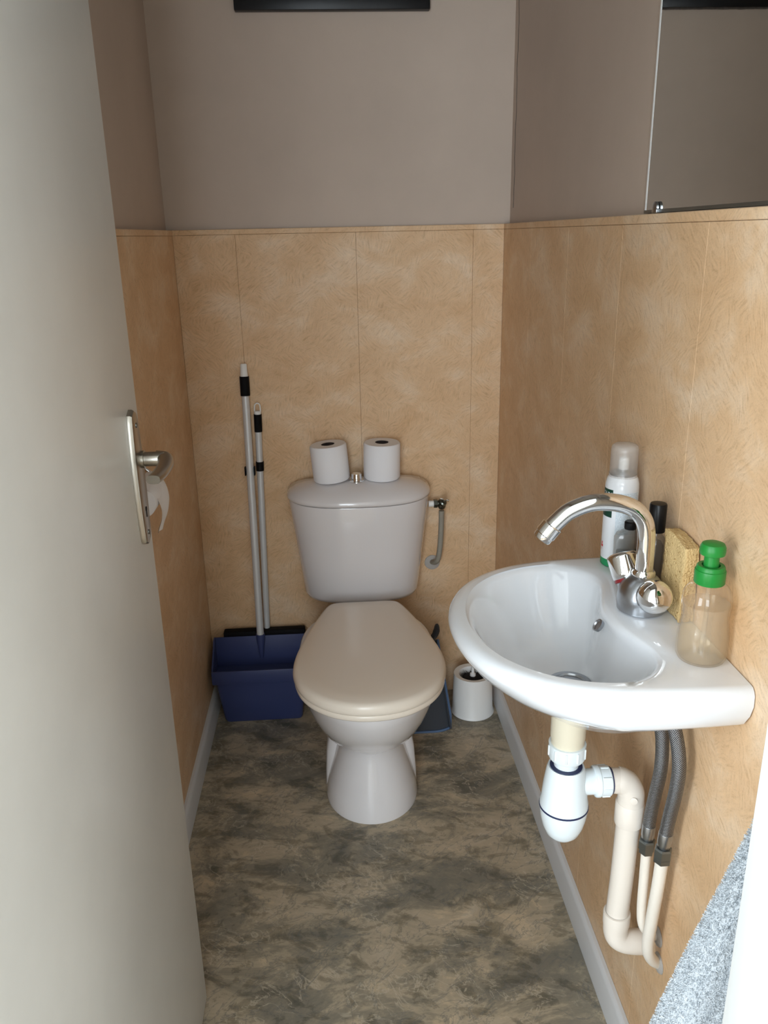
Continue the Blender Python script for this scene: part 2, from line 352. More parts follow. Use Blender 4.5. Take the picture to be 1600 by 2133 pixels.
bm = B(); lathe(bm, [(.0034, .0084), (.0034, .0092)], (DX, YC, .996), (1, 0, 0), 14); box(bm, (DX+.0084, YC-.0016, .984), (DX+.0092, YC+.0016, .995)); obj('keyhole', bm, 'dark_hole', plate)
bm = B(); lathe(bm, [(.0125, .008), (.0125, .012), (.0105, .0125), (.0105, .034), (.009, .040), (.004, .043)], (DX, YC+.012, 1.066), (1, 0, 0), 28)
HY0 = YC+.012
lever_c = [(DX+.028, HY0+.004, 1.066), (DX+.038, HY0+.002, 1.066), (DX+.045, HY0-.018, 1.065), (DX+.047, HY0-.045, 1.064), (DX+.046, HY0-.075, 1.063), (DX+.043, HY0-.098, 1.063)]
pts = catmull(lever_c, 6)
rings = []
for i, p in enumerate(pts):
    t = (pts[min(i+1, len(pts)-1)]-pts[max(i-1, 0)]).normalized(); s_ = t.cross(V((0, 0, 1))).normalized(); k = i/(len(pts)-1)
    hw, hh = .0115-.002*k, .0105-.0045*min(1, k*1.6)
    rings.append([p+s_*(hw*math.copysign(abs(cos(a))**.7, cos(a)))+V((0, 0, 1))*(hh*math.copysign(abs(sin(a))**.7, sin(a))) for a in [2*pi*q/20 for q in range(20)]])
loft(bm, rings); obj('lever', bm, 'satin_metal', door, smooth=50)

# ------------------------------------------------------------------ toilet
TX = .456
toilet = root('toilet', (TX, -.35, 0), 'white close-coupled toilet with closed beige lid and tapered pedestal', 'toilet')
def egg(yf, yb, wd, z, n=56, e=2.0, wide=.55):
    yc = yf+(yb-yf)*wide if wide < 1 else yf
    out = []
    for i in range(n):
        a = 2*pi*i/n; c, s = cos(a), sin(a)
        ex = e if s < 0 else 3.2
        x = wd*math.copysign(abs(c)**(2/ex), c); yy = math.copysign(abs(s)**(2/ex), s)
        out.append((TX+x, yc+(yy*(yb-yc) if s > 0 else yy*(yc-yf)), z))
    return out
bm = B()
loft(bm, [egg(-.600, -.36, .116, .0005), egg(-.600, -.36, .117, .012), egg(-.592, -.36, .110, .05), egg(-.577, -.36, .096, .10), egg(-.564, -.36, .083, .145), egg(-.558, -.36, .078, .170),
          egg(-.560, -.35, .081, .178), egg(-.574, -.32, .096, .186), egg(-.600, -.28, .117, .202), egg(-.634, -.24, .138, .228), egg(-.667, -.21, .154, .264), egg(-.694, -.20, .165, .304), egg(-.710, -.19, .170, .340), egg(-.718, -.19, .172, .368), egg(-.712, -.20, .166, .377)])
obj('bowl', bm, 'porcelain', toilet, smooth=60)
def rrect(x0, x1, y0, y1, r, z, k=5):
    out = []
    for cx, cy, a0 in ((x1-r, y1-r, 0), (x0+r, y1-r, 90), (x0+r, y0+r, 180), (x1-r, y0+r, 270)):
        for i in range(k+1):
            a = R(a0+90*i/k); out.append((cx+r*cos(a), cy+r*sin(a), z))
    return out
def ped(w_, yf, z):
    h = [(0, yf), (w_*.8, yf), (w_*.97, yf+.012), (w_, yf+.03), (w_, yf+.10), (w_*.92, -.30), (.066, -.24), (.062, -.16), (.060, -.10), (0, -.10)]
    return [(TX+x, y, z) for x, y in h]+[(TX-x, y, z) for x, y in h[-2:0:-1]]
bm = B(); loft(bm, [ped(w_, yf, z) for w_, yf, z in ((.118, -.475, .0005), (.117, -.475, .05), (.113, -.465, .11), (.105, -.45, .155), (.095, -.44, .19), (.085, -.43, .24), (.08, -.40, .33))]); obj('pedestal', bm, 'porcelain', toilet, smooth=50)
bm = B(); loft(bm, [rrect(TX-w_, TX+w_, -.30, -.02, .03, z) for w_, z in ((.06, .30), (.07, .33), (.078, .345), (.078, .372), (.076, .375))]); obj('shelf', bm, 'porcelain', toilet, smooth=50)
half = [(0, -.738), (.045, -.733), (.09, -.715), (.130, -.682), (.158, -.640), (.174, -.590), (.179, -.545), (.174, -.490), (.162, -.430), (.145, -.365), (.126, -.300), (.107, -.245), (.092, -.218), (.072, -.210), (.035, -.209)]
lid_o = [(x, y) for x, y in half]+[(-x, y) for x, y in half[:0:-1]]
lid_o = [(p.x, p.y) for p in catmull([(x, y, 0) for x, y in lid_o], 4, True)]
def lring(sc, z, dy=0): return [(TX+x*sc, -.49+(y+.49)*(1-(1-sc)*.7)+dy, z) for x, y in lid_o]
bm = B(); loft(bm, [lring(.975, .3775), lring(.985, .380), lring(.985, .390), lring(.97, .392)]); obj('seat', bm, 'seat_plastic', toilet, smooth=60)
bm = B(); loft(bm, [lring(.985, .3925), lring(.998, .395), lring(1, .402), lring(.992, .4115), lring(.972, .4170), lring(.93, .4200), lring(.75, .4225), lring(.45, .4240), lring(.15, .4245)]); obj('lid', bm, 'seat_plastic', toilet, smooth=60)
for s in (-1, 1):
    bm = B(); tube(bm, [(TX+s*.05, -.205, .392), (TX+s*.09, -.205, .392)], .012, 16); obj('hinge', bm, 'seat_plastic', toilet)
# cistern: bowed front, flat back, narrower at the bottom
def dring(wd, yf, yb, z, e=2.7, n=48, cx=None, sd=.045):
    cx = TX if cx is None else cx; out = [(cx+wd, yb, z)]
    ym = yb-sd
    for i in range(n+1):
        a = pi*i/n; c, s = cos(a), sin(a)
        out.append((cx+wd*math.copysign(abs(c)**(2/e), c), ym-(ym-yf)*abs(s)**(2/2.0), z))
    out.append((cx-wd, yb, z)); return out
yb = -.008
bm = B(); loft(bm, [dring(.148, -.130, yb, .376), dring(.158, -.142, yb, .380), dring(.164, -.150, yb, .392), dring(.176, -.160, yb, .50), dring(.188, -.168, yb, .60), dring(.1955, -.172, yb, .665), dring(.194, -.171, yb, .671)])
cist = obj('cistern', bm, 'porcelain', toilet, smooth=50)
bm = B(); loft(bm, [dring(.196, -.173, yb, .673), dring(.1995, -.178, yb, .6755), dring(.201, -.180, yb, .682), dring(.1985, -.176, -.010, .690), dring(.190, -.168, -.014, .699, sd=.04), dring(.174, -.155, -.022, .709, sd=.035), dring(.150, -.138, -.032, .717, sd=.03), dring(.115, -.12, -.042, .7222, sd=.02), dring(.07, -.10, -.055, .7242, sd=.01)])
obj('cistern_lid', bm, 'porcelain', cist, smooth=60)
bm = B(); lathe(bm, [(.021, .7215), (.021, .7255), (.019, .7275), (.0145, .7275), (.0140, .742), (.0128, .745), (.004, .746)], (TX-.006, -.092, 0), n=32); obj('flush_button', bm, 'chrome', cist, label='chrome flush button')

# two spare rolls standing on the cistern
def roll(loc, tilt, label):
    bm = B(); n = 44; r, r0, h = .0505, .0185, .1
    loft(bm, [[(rr*cos(2*pi*i/n), rr*sin(2*pi*i/n), z) for i in range(n)] for rr, z in ((r0, .0), (r-.003, 0), (r, .004), (r, h-.004), (r-.003, h), (r0, h))], False, False)
    rt_ = root('toilet_roll', loc, label, 'toilet roll', 'spare toilet rolls on the cistern'); ORG[rt_] = V((0, 0, 0)); rt_.rotation_euler = tilt
    obj('paper', bm, 'paper', rt_, smooth=50)
    bm = B(); loft(bm, [[(rr*cos(2*pi*i/n), rr*sin(2*pi*i/n), z) for i in range(n)] for rr, z in ((r0-.0004, .001), (r0-.0004, h-.001), (r0-.0016, h-.001), (r0-.0016, .001), (r0-.0004, .001))], False, False)
    obj('cardboard_tube', bm, 'cardboard', rt_, smooth=50)
roll((.383, -.070, .7250), (0, R(-4.5), 0), 'white toilet roll leaning slightly left on the cistern lid, left of the chrome button')
roll((.521, -.068, .7248), (R(1), R(1), 0), 'white toilet roll standing upright on the cistern lid, right of the chrome button')

# stop valve feeding the cistern
sv = root('stop_valve', (.69, -.045, .63), 'old stop valve with grey supply pipe on the wall beside the cistern', 'valve')
bm = B(); tube(bm, catmull([(.691, -.045, .612), (.690, -.044, .56), (.687, -.042, .50), (.682, -.038, .462), (.675, -.025, .446), (.668, -.002, .438)], 8), .0078, 18); obj('pipe', bm, 'grey_pipe', sv)
bm = B(); lathe(bm, [(.023, -.0005), (.0225, -.003), (.017, -.0055), (.009, -.006)], (.669, 0, .436), (0, 1, 0), 26); obj('plaster_collar', bm, 'plaster_patch', sv)
bm = B(); lathe(bm, [(.009, 0), (.009, .020)], (.6535, -.045, .634), (1, 0, 0), 22); obj('cistern_connector', bm, 'white_plastic', sv, label='white plastic connector')
bm = B(); lathe(bm, [(.0115, 0), (.0125, .001), (.0125, .010), (.0115, .011)], (.668, -.045, .634), (1, 0, 0), 6); obj('nut', bm, 'valve_steel', sv, smooth=20)
bm = B(); lathe(bm, [(.008, -.014), (.0105, -.010), (.0125, 0), (.0105, .010), (.007, .014)], (.6915, -.045, .632), n=24); lathe(bm, [(.0075, 0), (.0075, .014)], (.677, -.045, .634), (1, 0, 0), 18)
lathe(bm, [(.009, 0), (.009, .014), (.005, .016), (.0035, .026)], (.6925, -.050, .634), (.15, -.75, .55), 18); obj('valve_body', bm, 'valve_steel', sv)
bm = B(); tube(bm, [(.684, -.068, .6565), (.7085, -.070, .6505)], .0032, 12); lathe(bm, [(.005, -.004), (.005, .004)], (.696, -.069, .6535), (.15, -.75, .55), 14); obj('tee_handle', bm, 'chrome', sv)

# ------------------------------------------------------------------ blue long-handled dustpan and the broom behind it
dp = root('long_handled_dustpan', (.15, -.09, 0), 'dark blue upright dustpan with a tall silver pole in the left corner', 'dustpan')
def rr2(x0, x1, y0, y1, z, r=.012): return rrect(x0, x1, y0, y1, r, z, 4)
bm = B(); loft(bm, [rr2(.040, .264, -.118, -.062, .0008), rr2(.037, .267, -.121, -.060, .008), rr2(.0295, .2745, -.131, -.058, .08), rr2(.0225, .2815, -.138, -.056, .142)], True, False)
loft(bm, [rr2(.0245, .2795, -.136, -.058, .142), rr2(.039, .265, -.119, -.064, .010)], False, True); obj('pan', bm, 'blue_plastic', dp, smooth=45)
# hood: tall back wall, side cheeks sloping to a low front lip
bm = B()
def cheek(x): return [(x, -.146, .146), (x, -.150, .150), (x, -.147, .182), (x, -.142, .187), (x, -.068, .243), (x, -.056, .247), (x, -.050, .245), (x, -.050, .146)]
for x in (.0155, .2845): extrude_poly(bm, cheek(x), (.0045 if x < .1 else -.0045, 0, 0))
box(bm, (.0155, -.0545, .10), (.2885, -.0500, .247), .0015)
box(bm, (.0155, -.1505, .146), (.2885, -.1445, .186), .002)
box(bm, (.0155, -.1475, .1425), (.2885, -.1365, .1475), .0012)
for x0, x1 in ((.0155, .0265), (.2775, .2885)): box(bm, (x0, -.147, .1425), (x1, -.050, .1475), .0012)
obj('hood', bm, 'blue_plastic', dp, smooth=40)
bm = B(); box(bm, (.0205, -.146, .150), (.28, -.0555, .153)); obj('inner_shelf', bm, 'blue_plastic', dp, smooth=0)
top, bot = V((.158, -.016, 1.038)), V((.1545, -.072, .245)); ax = (top-bot).normalized()
def along(z): return bot+(top-bot)*((z-bot.z)/(top.z-bot.z))
bm = B(); loft(bm, [[along(z)+V((r*cos(2*pi*i/20), r*sin(2*pi*i/20)*(.7 if z < .2 else 1), 0)) for i in range(20)] for r, z in ((.005, .186), (.008, .21), (.0125, .245), (.0130, .258), (.0130, .262))]); obj('socket', bm, 'blue_plastic', dp, smooth=50)
bm = B(); tube(bm, [along(.25), along(.60), along(.957)], .0105, 20); obj('pole', bm, 'pole_silver', dp)
bm = B(); tube(bm, [along(.955), along(1.007)], .0128, 22); obj('grip', bm, 'black_rubber', dp)
bm = B(); loft(bm, [[along(z)+V((r*cos(2*pi*i/20), r*f*sin(2*pi*i/20), 0)) for i in range(20)] for r, f, z in ((.0108, 1, 1.006), (.0104, 1, 1.012), (.0092, .75, 1.026), (.0088, .5, 1.038), (.0070, .4, 1.0405))]); obj('end_cap', bm, 'white_plastic', dp, smooth=50)

br = root('broom', (.172, -.03, 0), 'thin silver-poled broom with black head standing behind the blue dustpan', 'broom')
t2, b2 = V((.187, -.014, .930)), V((.170, -.022, .252))
def al2(z): return b2+(t2-b2)*((z-b2.z)/(t2.z-b2.z))
bm = B(); tube(bm, [al2(.245), al2(.55), al2(.856)], .0092, 18); obj('pole', bm, 'pole_silver', br)
bm = B(); tube(bm, [al2(.853), al2(.902)], .0108, 20); obj('grip', bm, 'black_rubber', br)
bm = B(); p = al2(.930); tube(bm, catmull([al2(.900)+V((-.0075, 0, 0)), al2(.915)+V((-.0080, 0, 0)), al2(.928)+V((-.0062, 0, 0)), al2(.932), al2(.928)+V((.0062, 0, 0)), al2(.915)+V((.0080, 0, 0)), al2(.900)+V((.0075, 0, 0))], 6), .0020, 10)
loft(bm, [[al2(z)+V((r*cos(2*pi*i/18), r*sin(2*pi*i/18), 0)) for i in range(18)] for r, z in ((.0095, .900), (.0095, .908), (.0075, .911))]); obj('hang_loop', bm, 'white_plastic', br, smooth=50)
bm = B(); q = al2(.755); tube(bm, [al2(.742), al2(.768)], .0110, 20)
obj('pole_clip', bm, 'black_rubber', br, label='black clip joining the two poles')
for sx in (-1, 1):
    bm = B(); c_ = along(.748)+V((sx*.0128, -.0005, 0)); box(bm, c_+V((-.0017, -.009, -.012)), c_+V((.0017, .006, .012)), .0008); obj('clip_jaw', bm, 'black_rubber', br)
bm = B(); box(bm, (.043, -.0455, .222), (.284, -.016, .258), .005); obj('head', bm, 'black_rubber', br)
bm = B(); box(bm, (.047, -.043, .165), (.280, -.019, .222), .002); obj('bristle_block', bm, 'bristle', br)
bm = B(); box(bm, (.155, -.036, .001), (.185, -.026, .165), .002); obj('foot_stay', bm, 'bristle', br)

# ------------------------------------------------------------------ hand dustpan leaning behind the toilet
hp = root('hand_dustpan', (.60, -.14, 0), 'flat smoky blue hand dustpan leaning against the back wall behind the toilet', 'dustpan')
lo, hi_ = V((.6165, -.222, .0035)), V((.6165, -.062, .205)); vv = hi_-lo; nn = V((0, -vv.z, vv.y)).normalized()
def hpp(u, t, d=0): return lo+V((u, 0, 0))+vv*t+nn*d
def slab(bm, u0, u1, t0, t1, d0, d1, tap=0, tap1=None):
    ta, tb_ = tap, (tap if tap1 is None else tap1)
    a = [hpp(u, t, d) for d in (d0, d1) for u, t in ((u0, t0), (u1, t0), (u1-tb_, t1), (u0+ta, t1))]
    vs_ = [bm.verts.new(p) for p in a]
    for f in ((0,1,2,3), (4,5,6,7), (0,1,5,4), (1,2,6,5), (2,3,7,6), (3,0,4,7)): bm.faces.new([vs_[i] for i in f])
bm = B(); slab(bm, -.079, .079, 0, 1, 0, .003, .020); obj('tray', bm, 'smoke_plastic', hp, smooth=0)
bm = B(); slab(bm, .075, .079, 0, 1, .003, .028, -.020, .020); 
obj('side_wall', bm, 'smoke_plastic', hp, smooth=0)
bm = B(); slab(bm, -.079, -.075, 0, 1, .003, .028, .020, -.020); obj('side_wall', bm, 'smoke_plastic', hp, smooth=0)
bm = B(); slab(bm, -.059, .059, .985, 1.0, .003, .03); obj('rear_wall', bm, 'smoke_plastic', hp, smooth=0)
bm = B(); tube(bm, catmull([hpp(-.079, .02, .003), hpp(-.045, -.012, .002), hpp(0, -.014, .002), hpp(.045, -.012, .002), hpp(.079, .02, .003)], 5), .0042, 10); obj('lip', bm, 'dustpan_blue', hp)
for s in (-1, 1):
    bm = B(); tube(bm, [hpp(s*.079, .02, .004), hpp(s*.079, .15, .028), hpp(s*.059, 1, .028)], .0034, 8); obj('rim', bm, 'dustpan_blue', hp)
bm = B(); tube(bm, catmull([hpp(.03, .98, .012), hpp(.052, 1.06, .012), hpp(.060, 1.13, .008), hpp(.062, 1.20, .004)], 5), [.012]*10+[.011, .010, .009, .008, .006, .004], 12, flat=.5); obj('handle', bm, 'smoke_plastic', hp)

# ------------------------------------------------------------------ toilet brush and its holder
BX, BY = .7755, -.122
hd = root('toilet_brush_holder', (BX, BY, 0), 'white tapered cup of the toilet brush standing in the right corner', 'brush holder')
bm = B(); lathe(bm, [(.063, .0008), (.0645, .003), (.0635, .006), (.0605, .010), (.0565, .125), (.0560, .1275), (.0535, .1275), (.0415, .1255), (.0400, .122), (.0400, .03), (.001, .028)], (BX, BY, 0), n=48, cap1=True); obj('cup', bm, 'white_plastic', hd, smooth=50)
tb = root('toilet_brush', (BX, BY, .03), 'toilet brush with black bristles and white rod inside the white cup', 'toilet brush')
bm = B(); lathe(bm, [(.010, .034), (.030, .045), (.0375, .07), (.0375, .095), (.030, .112), (.012, .118)], (BX, BY, 0), n=30)
for i in range(500):
    a = random.uniform(0, 2*pi); h = random.uniform(.06, .116); r0 = .024; r1 = min(.0392, .033+random.random()*.008); hh = h+random.uniform(-.001, .007)
    d = V((cos(a), sin(a), 0)); t = V((-sin(a), cos(a), 0))*.0009; c_ = V((BX, BY, 0))
    quad(bm, [c_+d*r0+t+V((0,0,h)), c_+d*r0-t+V((0,0,h)), c_+d*r1-t*.4+V((0,0,hh)), c_+d*r1+t*.4+V((0,0,hh))])
bs = obj('bristles', bm, 'bristle', tb, smooth=0); bs['kind'] = 'stuff'
bm = B(); lathe(bm, [(.007, .112), (.009, .118), (.0085, .125), (.0045, .128), (.0045, .30), (.007, .305), (.0075, .36), (.004, .368)], (BX, BY, 0), n=20); obj('rod', bm, 'white_plastic', tb)

# ------------------------------------------------------------------ paper roll on the left wall, behind the door handle
hr = root('paper_holder', (.004, -.66, .93), 'toilet paper holder arm on the left wall behind the door handle', 'paper holder')
bm = B(); box(bm, (.0005, -.685, .915), (.006, -.635, .955), .002); tube(bm, catmull([(.006, -.66, .935), (.022, -.66, .932), (.035, -.662, .918), (.036, -.672, .906), (.036, -.74, .905), (.036, -.803, .905)], 6), .004, 10); obj('wire_arm', bm, 'chrome', hr)
wr = root('hanging_toilet_roll', (.036, -.745, .875), 'toilet roll on the left wall with a loose curling sheet behind the door handle', 'toilet roll')
bm = B(); n = 40; c_ = V((.036, -.695, .905)); rr_ = .030
loft(bm, [[c_+V((r*cos(2*pi*i/n), y, r*sin(2*pi*i/n))) for i in range(n)] for r, y in ((.016, 0), (rr_-.001, 0), (rr_, -.002), (rr_, -.098), (rr_-.001, -.1), (.016, -.1), (.016, 0))], False, False); obj('paper', bm, 'paper', wr, smooth=50)
sheet = catmull([(.030, 0, .9352), (.044, 0, .9365), (.058, 0, .925), (.067, 0, .905), (.069, 0, .882), (.064, 0, .858), (.055, 0, .838), (.049, 0, .822)], 4)
bm = B(); rows = []
for i, p in enumerate(sheet):
    t = i/(len(sheet)-1); y0_ = -.692-.004*t; y1_ = -.797+.062*max(0, t-.25)/.75+.018*max(0, t-.7)
    rows.append([V((p.x+.003*sin(j*.8)*t, y0_+(y1_-y0_)*j/8, p.z)) for j in range(9)])
loft(bm, rows, False, False, closed=False); obj('loose_sheet', bm, 'paper', wr, smooth=60)

# ------------------------------------------------------------------ picture with a black frame, mirror
pc = root('picture', (.431, .01, 1.87), 'picture in a flat black frame hanging high on the back wall', 'picture')
y0, y1, x0, x1, z0, z1 = -.006, UP-.0005, .197, .665, 1.872, 2.30
for a, b in (((x0, y0, z0), (x1, y1, z0+.045)), ((x0, y0, z1-.045), (x1, y1, z1)), ((x0, y0, z0+.045), (x0+.045, y1, z1-.045)), ((x1-.045, y0, z0+.045), (x1, y1, z1-.045))):
    bm = B(); box(bm, a, b, .002); obj('frame_rail', bm, 'black_gloss', pc)
bm = B(); box(bm, (x0+.044, .004, z0+.044), (x1-.044, .010, z1-.044)); obj('sheet', bm, 'mat_board', pc, smooth=0)

mr = root('wall_mirror', (W+.012, -1.3, 1.388), 'frameless wall mirror above the wash basin with a glint painted white on its cut edge', 'mirror')
mx0, mx1 = W+.0115, W+.0165
bm = B(); box(bm, (mx0, -1.62, 1.388), (mx1, -.9765, 2.0)); obj('glass', bm, 'mirror', mr, smooth=0)
bm = B(); extrude_poly(bm, [(mx0-.0002, -.9765, 1.388), (mx0-.0004, -.9715, 1.388), (mx0+.0012, -.9690, 1.388), (mx1, -.9690, 1.388), (mx1, -.9765, 1.388)], (0, 0, .612)); obj('cut_edge_glint', bm, 'mirror_edge_glint', mr, smooth=0, label='cut edge of the glass, glint painted white')  # near-white colour stands in for light reflected along the mirror's edge
bm = B(); box(bm, (mx0-.0015, -1.62, 1.3835), (mx1, -.972, 1.3878)); obj('bottom_channel', bm, 'brass_dark', mr, smooth=0, label='dark strip under the glass')
for y in (-1.02, -1.55):
    bm = B(); box(bm, (mx0-.005, y-.009, 1.3825), (mx1+.001, y+.009, 1.3885), .001); lathe(bm, [(.008, 0), (.0088, .0008), (.0088, .004), (.004, .006)], (mx0-.0005, y, 1.390), (-1, 0, 0), 18); obj('clip', bm, 'worn_chrome', mr, label='small metal mirror clip')

# ------------------------------------------------------------------ wash basin
BC = V((.70, -1.257, 0))
wb = root('wash_basin', (.72, -1.257, .73), 'small white porcelain wash basin mounted on the right wall', 'wash basin')
xw = W-.0012
oh = [(.8585, .2075), (.80, .2075), (.745, .206), (.70, .2005), (.655, .187), (.615, .164), (.580, .129), (.557, .085), (.546, .042), (.543, 0)]
def sym(h): return [(x, s) for x, s in h]+[(x, -s) for x, s in h[::-1] if s > 0]
def polar(poly, angs, c=(BC.x, 0)):
    out = []
    for a in angs:
        d = (cos(a), sin(a)); best = 0
        for (x1, y1), (x2, y2) in zip(poly, poly[1:]+poly[:1]):
            ex, ey = x2-x1, y2-y1; den = d[0]*ey-d[1]*ex
            if abs(den) < 1e-12: continue
            t = ((x1-c[0])*ey-(y1-c[1])*ex)/den; s = ((x1-c[0])*d[1]-(y1-c[1])*d[0])/den
            if t > 0 and -1e-6 <= s <= 1+1e-6: best = max(best, t)
        out.append((c[0]+d[0]*best, c[1]+d[1]*best))
    return out
ca = math.atan2(.2075, xw-BC.x)
angs = sorted([2*pi*i/128-pi for i in range(128)]+[ca, -ca])
fr = catmull([(x, s, 0) for x, s in oh]+[(x, -s, 0) for x, s in oh[-2::-1]], 6)
OUT = polar([(p.x, p.y) for p in fr]+[(xw, -.2075), (xw, .2075)], angs)
ih = [(.570, 0), (.577, .055), (.598, .105), (.632, .143), (.675, .166), (.716, .172), (.752, .162), (.777, .132), (.780, .100), (.770, .064), (.761, .026)]
icl = catmull([(x, s, 0) for x, s in ih]+[(x, -s, 0) for x, s in ih[:0:-1]], 6, True)
INN = polar([(p.x, p.y) for p in icl], angs)
BOT = [(min(xw, .752+.098*cos(a)*(1.1 if cos(a) > 0 else 1)), .105*sin(a)) for a in angs]
DRN = [(.715+.031*cos(a), .012+.031*sin(a)) for a in angs]
def lerp(A, Bq, t): return [(a[0]+(b[0]-a[0])*t, a[1]+(b[1]-a[1])*t) for a, b in zip(A, Bq)]
def ins(A, d):
    out = []
    for x, y in A:
        dx, dy = x-BC.x, y; l = math.hypot(dx, dy); out.append((min(xw, x-dx/l*d) if x < xw-1e-5 else x, y-dy/l*d if x < xw-1e-5 or abs(y) > .19 else y))
    return out
def zr(A, z, drop=0): return [(x, BC.y+y, z-drop*min(1, max(0, (x-.60)/.12))) for x, y in A]
bm = B()
loft(bm, [zr(lerp(BOT, [(.715, .012)]*len(BOT), .75), .739), zr(lerp(BOT, [(.715, .012)]*len(BOT), .45), .740), zr(BOT, .752), zr(lerp(BOT, OUT, .25), .774), zr(lerp(BOT, OUT, .48), .794), zr(lerp(BOT, OUT, .68), .811, .008), zr(lerp(BOT, OUT, .82), .825, .015), zr(lerp(BOT, OUT, .92), .839, .019), zr(lerp(BOT, OUT, .975), .849, .015), zr(OUT, .856, .008), zr(ins(OUT, .001), .861), zr(ins(OUT, .004), .8655), zr(ins(OUT, .009), .8692), zr(ins(OUT, .016), .870),
          zr(lerp(ins(OUT, .018), INN, .6), .8702), zr(ins(INN, -.006), .8695), zr(INN, .867), zr(ins(INN, .004), .862), zr(lerp(INN, DRN, .09), .850), zr(lerp(INN, DRN, .18), .830), zr(lerp(INN, DRN, .30), .806), zr(lerp(INN, DRN, .46), .783), zr(lerp(INN, DRN, .65), .768), zr(lerp(INN, DRN, .84), .7605), zr(DRN, .757), zr(ins(DRN, .0), .748)])
body = obj('ceramic_body', bm, 'basin_porcelain', wb, smooth=60)
bm = B(); lathe(bm, [(.0305, .7575), (.0305, .7595), (.024, .7600), (.0215, .7570), (.0215, .753), (.001, .753)], (.715, BC.y+.012, 0), n=40); dring_o = obj('drain_ring', bm, 'worn_chrome', wb)
bm = B(); lathe(bm, [(.0205, .7532), (.0205, .7545), (.001, .7555)], (.715, BC.y+.012, 0), n=30)
for k in range(6):
    a = k*pi/3; lathe(bm, [(.0035, .7552), (.0035, .7556)], (.715+.012*cos(a), BC.y+.012+.012*sin(a), 0), n=10)
obj('strainer', bm, 'brass_dark', dring_o, label='dark metal drain strainer')
bm = B(); lathe(bm, [(.0085, -.004), (.0092, .0012), (.0075, .0014), (.0062, -.0006), (.001, -.0006)], (.7490, BC.y+.012, .8470), (-.80, 0, .60), 26); obj('overflow', bm, 'worn_chrome', wb, label='round overflow hole')

# ------------------------------------------------------------------ mixer tap
TP = V((.806, -1.248, .8712))
tp = root('mixer_tap', TP, 'chrome mixer tap with swan neck spout and two round knobs on the basin', 'tap')
bm = B(); lathe(bm, [(.0300, 0), (.0318, .001), (.0318, .004), (.0330, .014), (.0318, .026), (.0275, .037), (.0200, .046), (.0150, .050)], TP, n=40); obj('body', bm, 'worn_chrome', tp, smooth=50, label='dulled chrome body')
bm = B(); lathe(bm, [(.0150, .048), (.0155, .054), (.0135, .057)], TP, n=28); obj('collar', bm, 'chrome', tp)
sd = V((-1, .10, 0)).normalized()
sp_ = [(0, .052), (0, .080), (.001, .108), (.006, .128), (.020, .1435), (.044, .1520), (.074, .1525), (.102, .1420), (.119, .127), (.128, .116)]
bm = B(); tube(bm, catmull([TP+sd*a+V((0, 0, h)) for a, h in sp_], 7), .0118, 24); spo = obj('spout', bm, 'chrome', tp, smooth=60)
e = TP+sd*.128+V((0, 0, .117)); dd = (sd*.011+V((0, 0, -.015))).normalized()
bm = B(); lathe(bm, [(.0125, -.006), (.0142, -.005), (.0142, .010), (.0128, .0115), (.0128, .017), (.0118, .0185), (.0085, .0185), (.0080, .014), (.001, .014)], e, dd, 30); obj('aerator', bm, 'chrome', spo)
for s, nm in ((1, 'hot'), (-1, 'cold')):
    a = V((-.16, .50, .85)).normalized() if s > 0 else V((-.02, -.86, .46)).normalized(); c0 = TP+(V((-.007, .012, .012)) if s > 0 else V((.001, -.012, .020)))
    bm = B(); lathe(bm, [(.0165, .010), (.0165, .024)], c0, a, 28); kn = obj('knob_neck', bm, 'worn_chrome', tp)
    if s > 0:
        bm = B(); lathe(bm, [(.0180, .022), (.0188, .0225), (.0188, .0262), (.0180, .0267)], c0, a, 28); obj('indicator_ring', bm, 'red_ring', kn, label='dark red hot water ring')
    bm = B(); lathe(bm, [(.0185, .0262), (.0200, .027), (.0208, .034), (.0212, .056), (.0202, .0595), (.0150, .0620), (.006, .0630), (.001, .0632)] if s > 0 else [(.0185, .020), (.0212, .022), (.0222, .030), (.0218, .040), (.0190, .048), (.0130, .0535), (.006, .0555), (.001, .0558)], c0, a, 36); obj('knob', bm, 'chrome', tp, smooth=60)

# ------------------------------------------------------------------ things on the basin
Z0 = .8709
cx, cy = .8275, -1.085
cn = root('aerosol_can', (cx, cy, Z0), 'white spray can with green base and frosted clear cap on the basin', 'spray can')
def Z(l): return [(r, Z0+h) for r, h in l]
bm = B(); lathe(bm, Z([(.0238, 0), (.0248, .001), (.0250, .012)]), (cx, cy, 0), n=48); obj('base_band', bm, 'can_green', cn, label='green base band')
bm = B(); lathe(bm, Z([(.0250, .012), (.0250, .124), (.0244, .131), (.0225, .138), (.0200, .142), (.0195, .143)]), (cx, cy, 0), n=48); obj('body', bm, 'can_white', cn)
bm = B(); lathe(bm, Z([(.0195, .1425), (.0195, .147), (.012, .149), (.010, .152)]), (cx, cy, 0), n=36); obj('valve_cup', bm, 'worn_chrome', cn)
bm = B(); lathe(bm, Z([(.0078, .150), (.0078, .164), (.0070, .169), (.004, .1705)]), (cx, cy, 0), n=24); obj('spray_nozzle', bm, 'white_plastic', cn, label='white spray button under the cap')
bm = B(); lathe(bm, Z([(.0208, .1405), (.0208, .146), (.0202, .1465), (.0200, .181), (.0192, .1865), (.0160, .1895), (.006, .1905)]), (cx, cy, 0), n=44, cap0=False); obj('cap', bm, 'frosted_cap', cn, label='frosted clear cap')
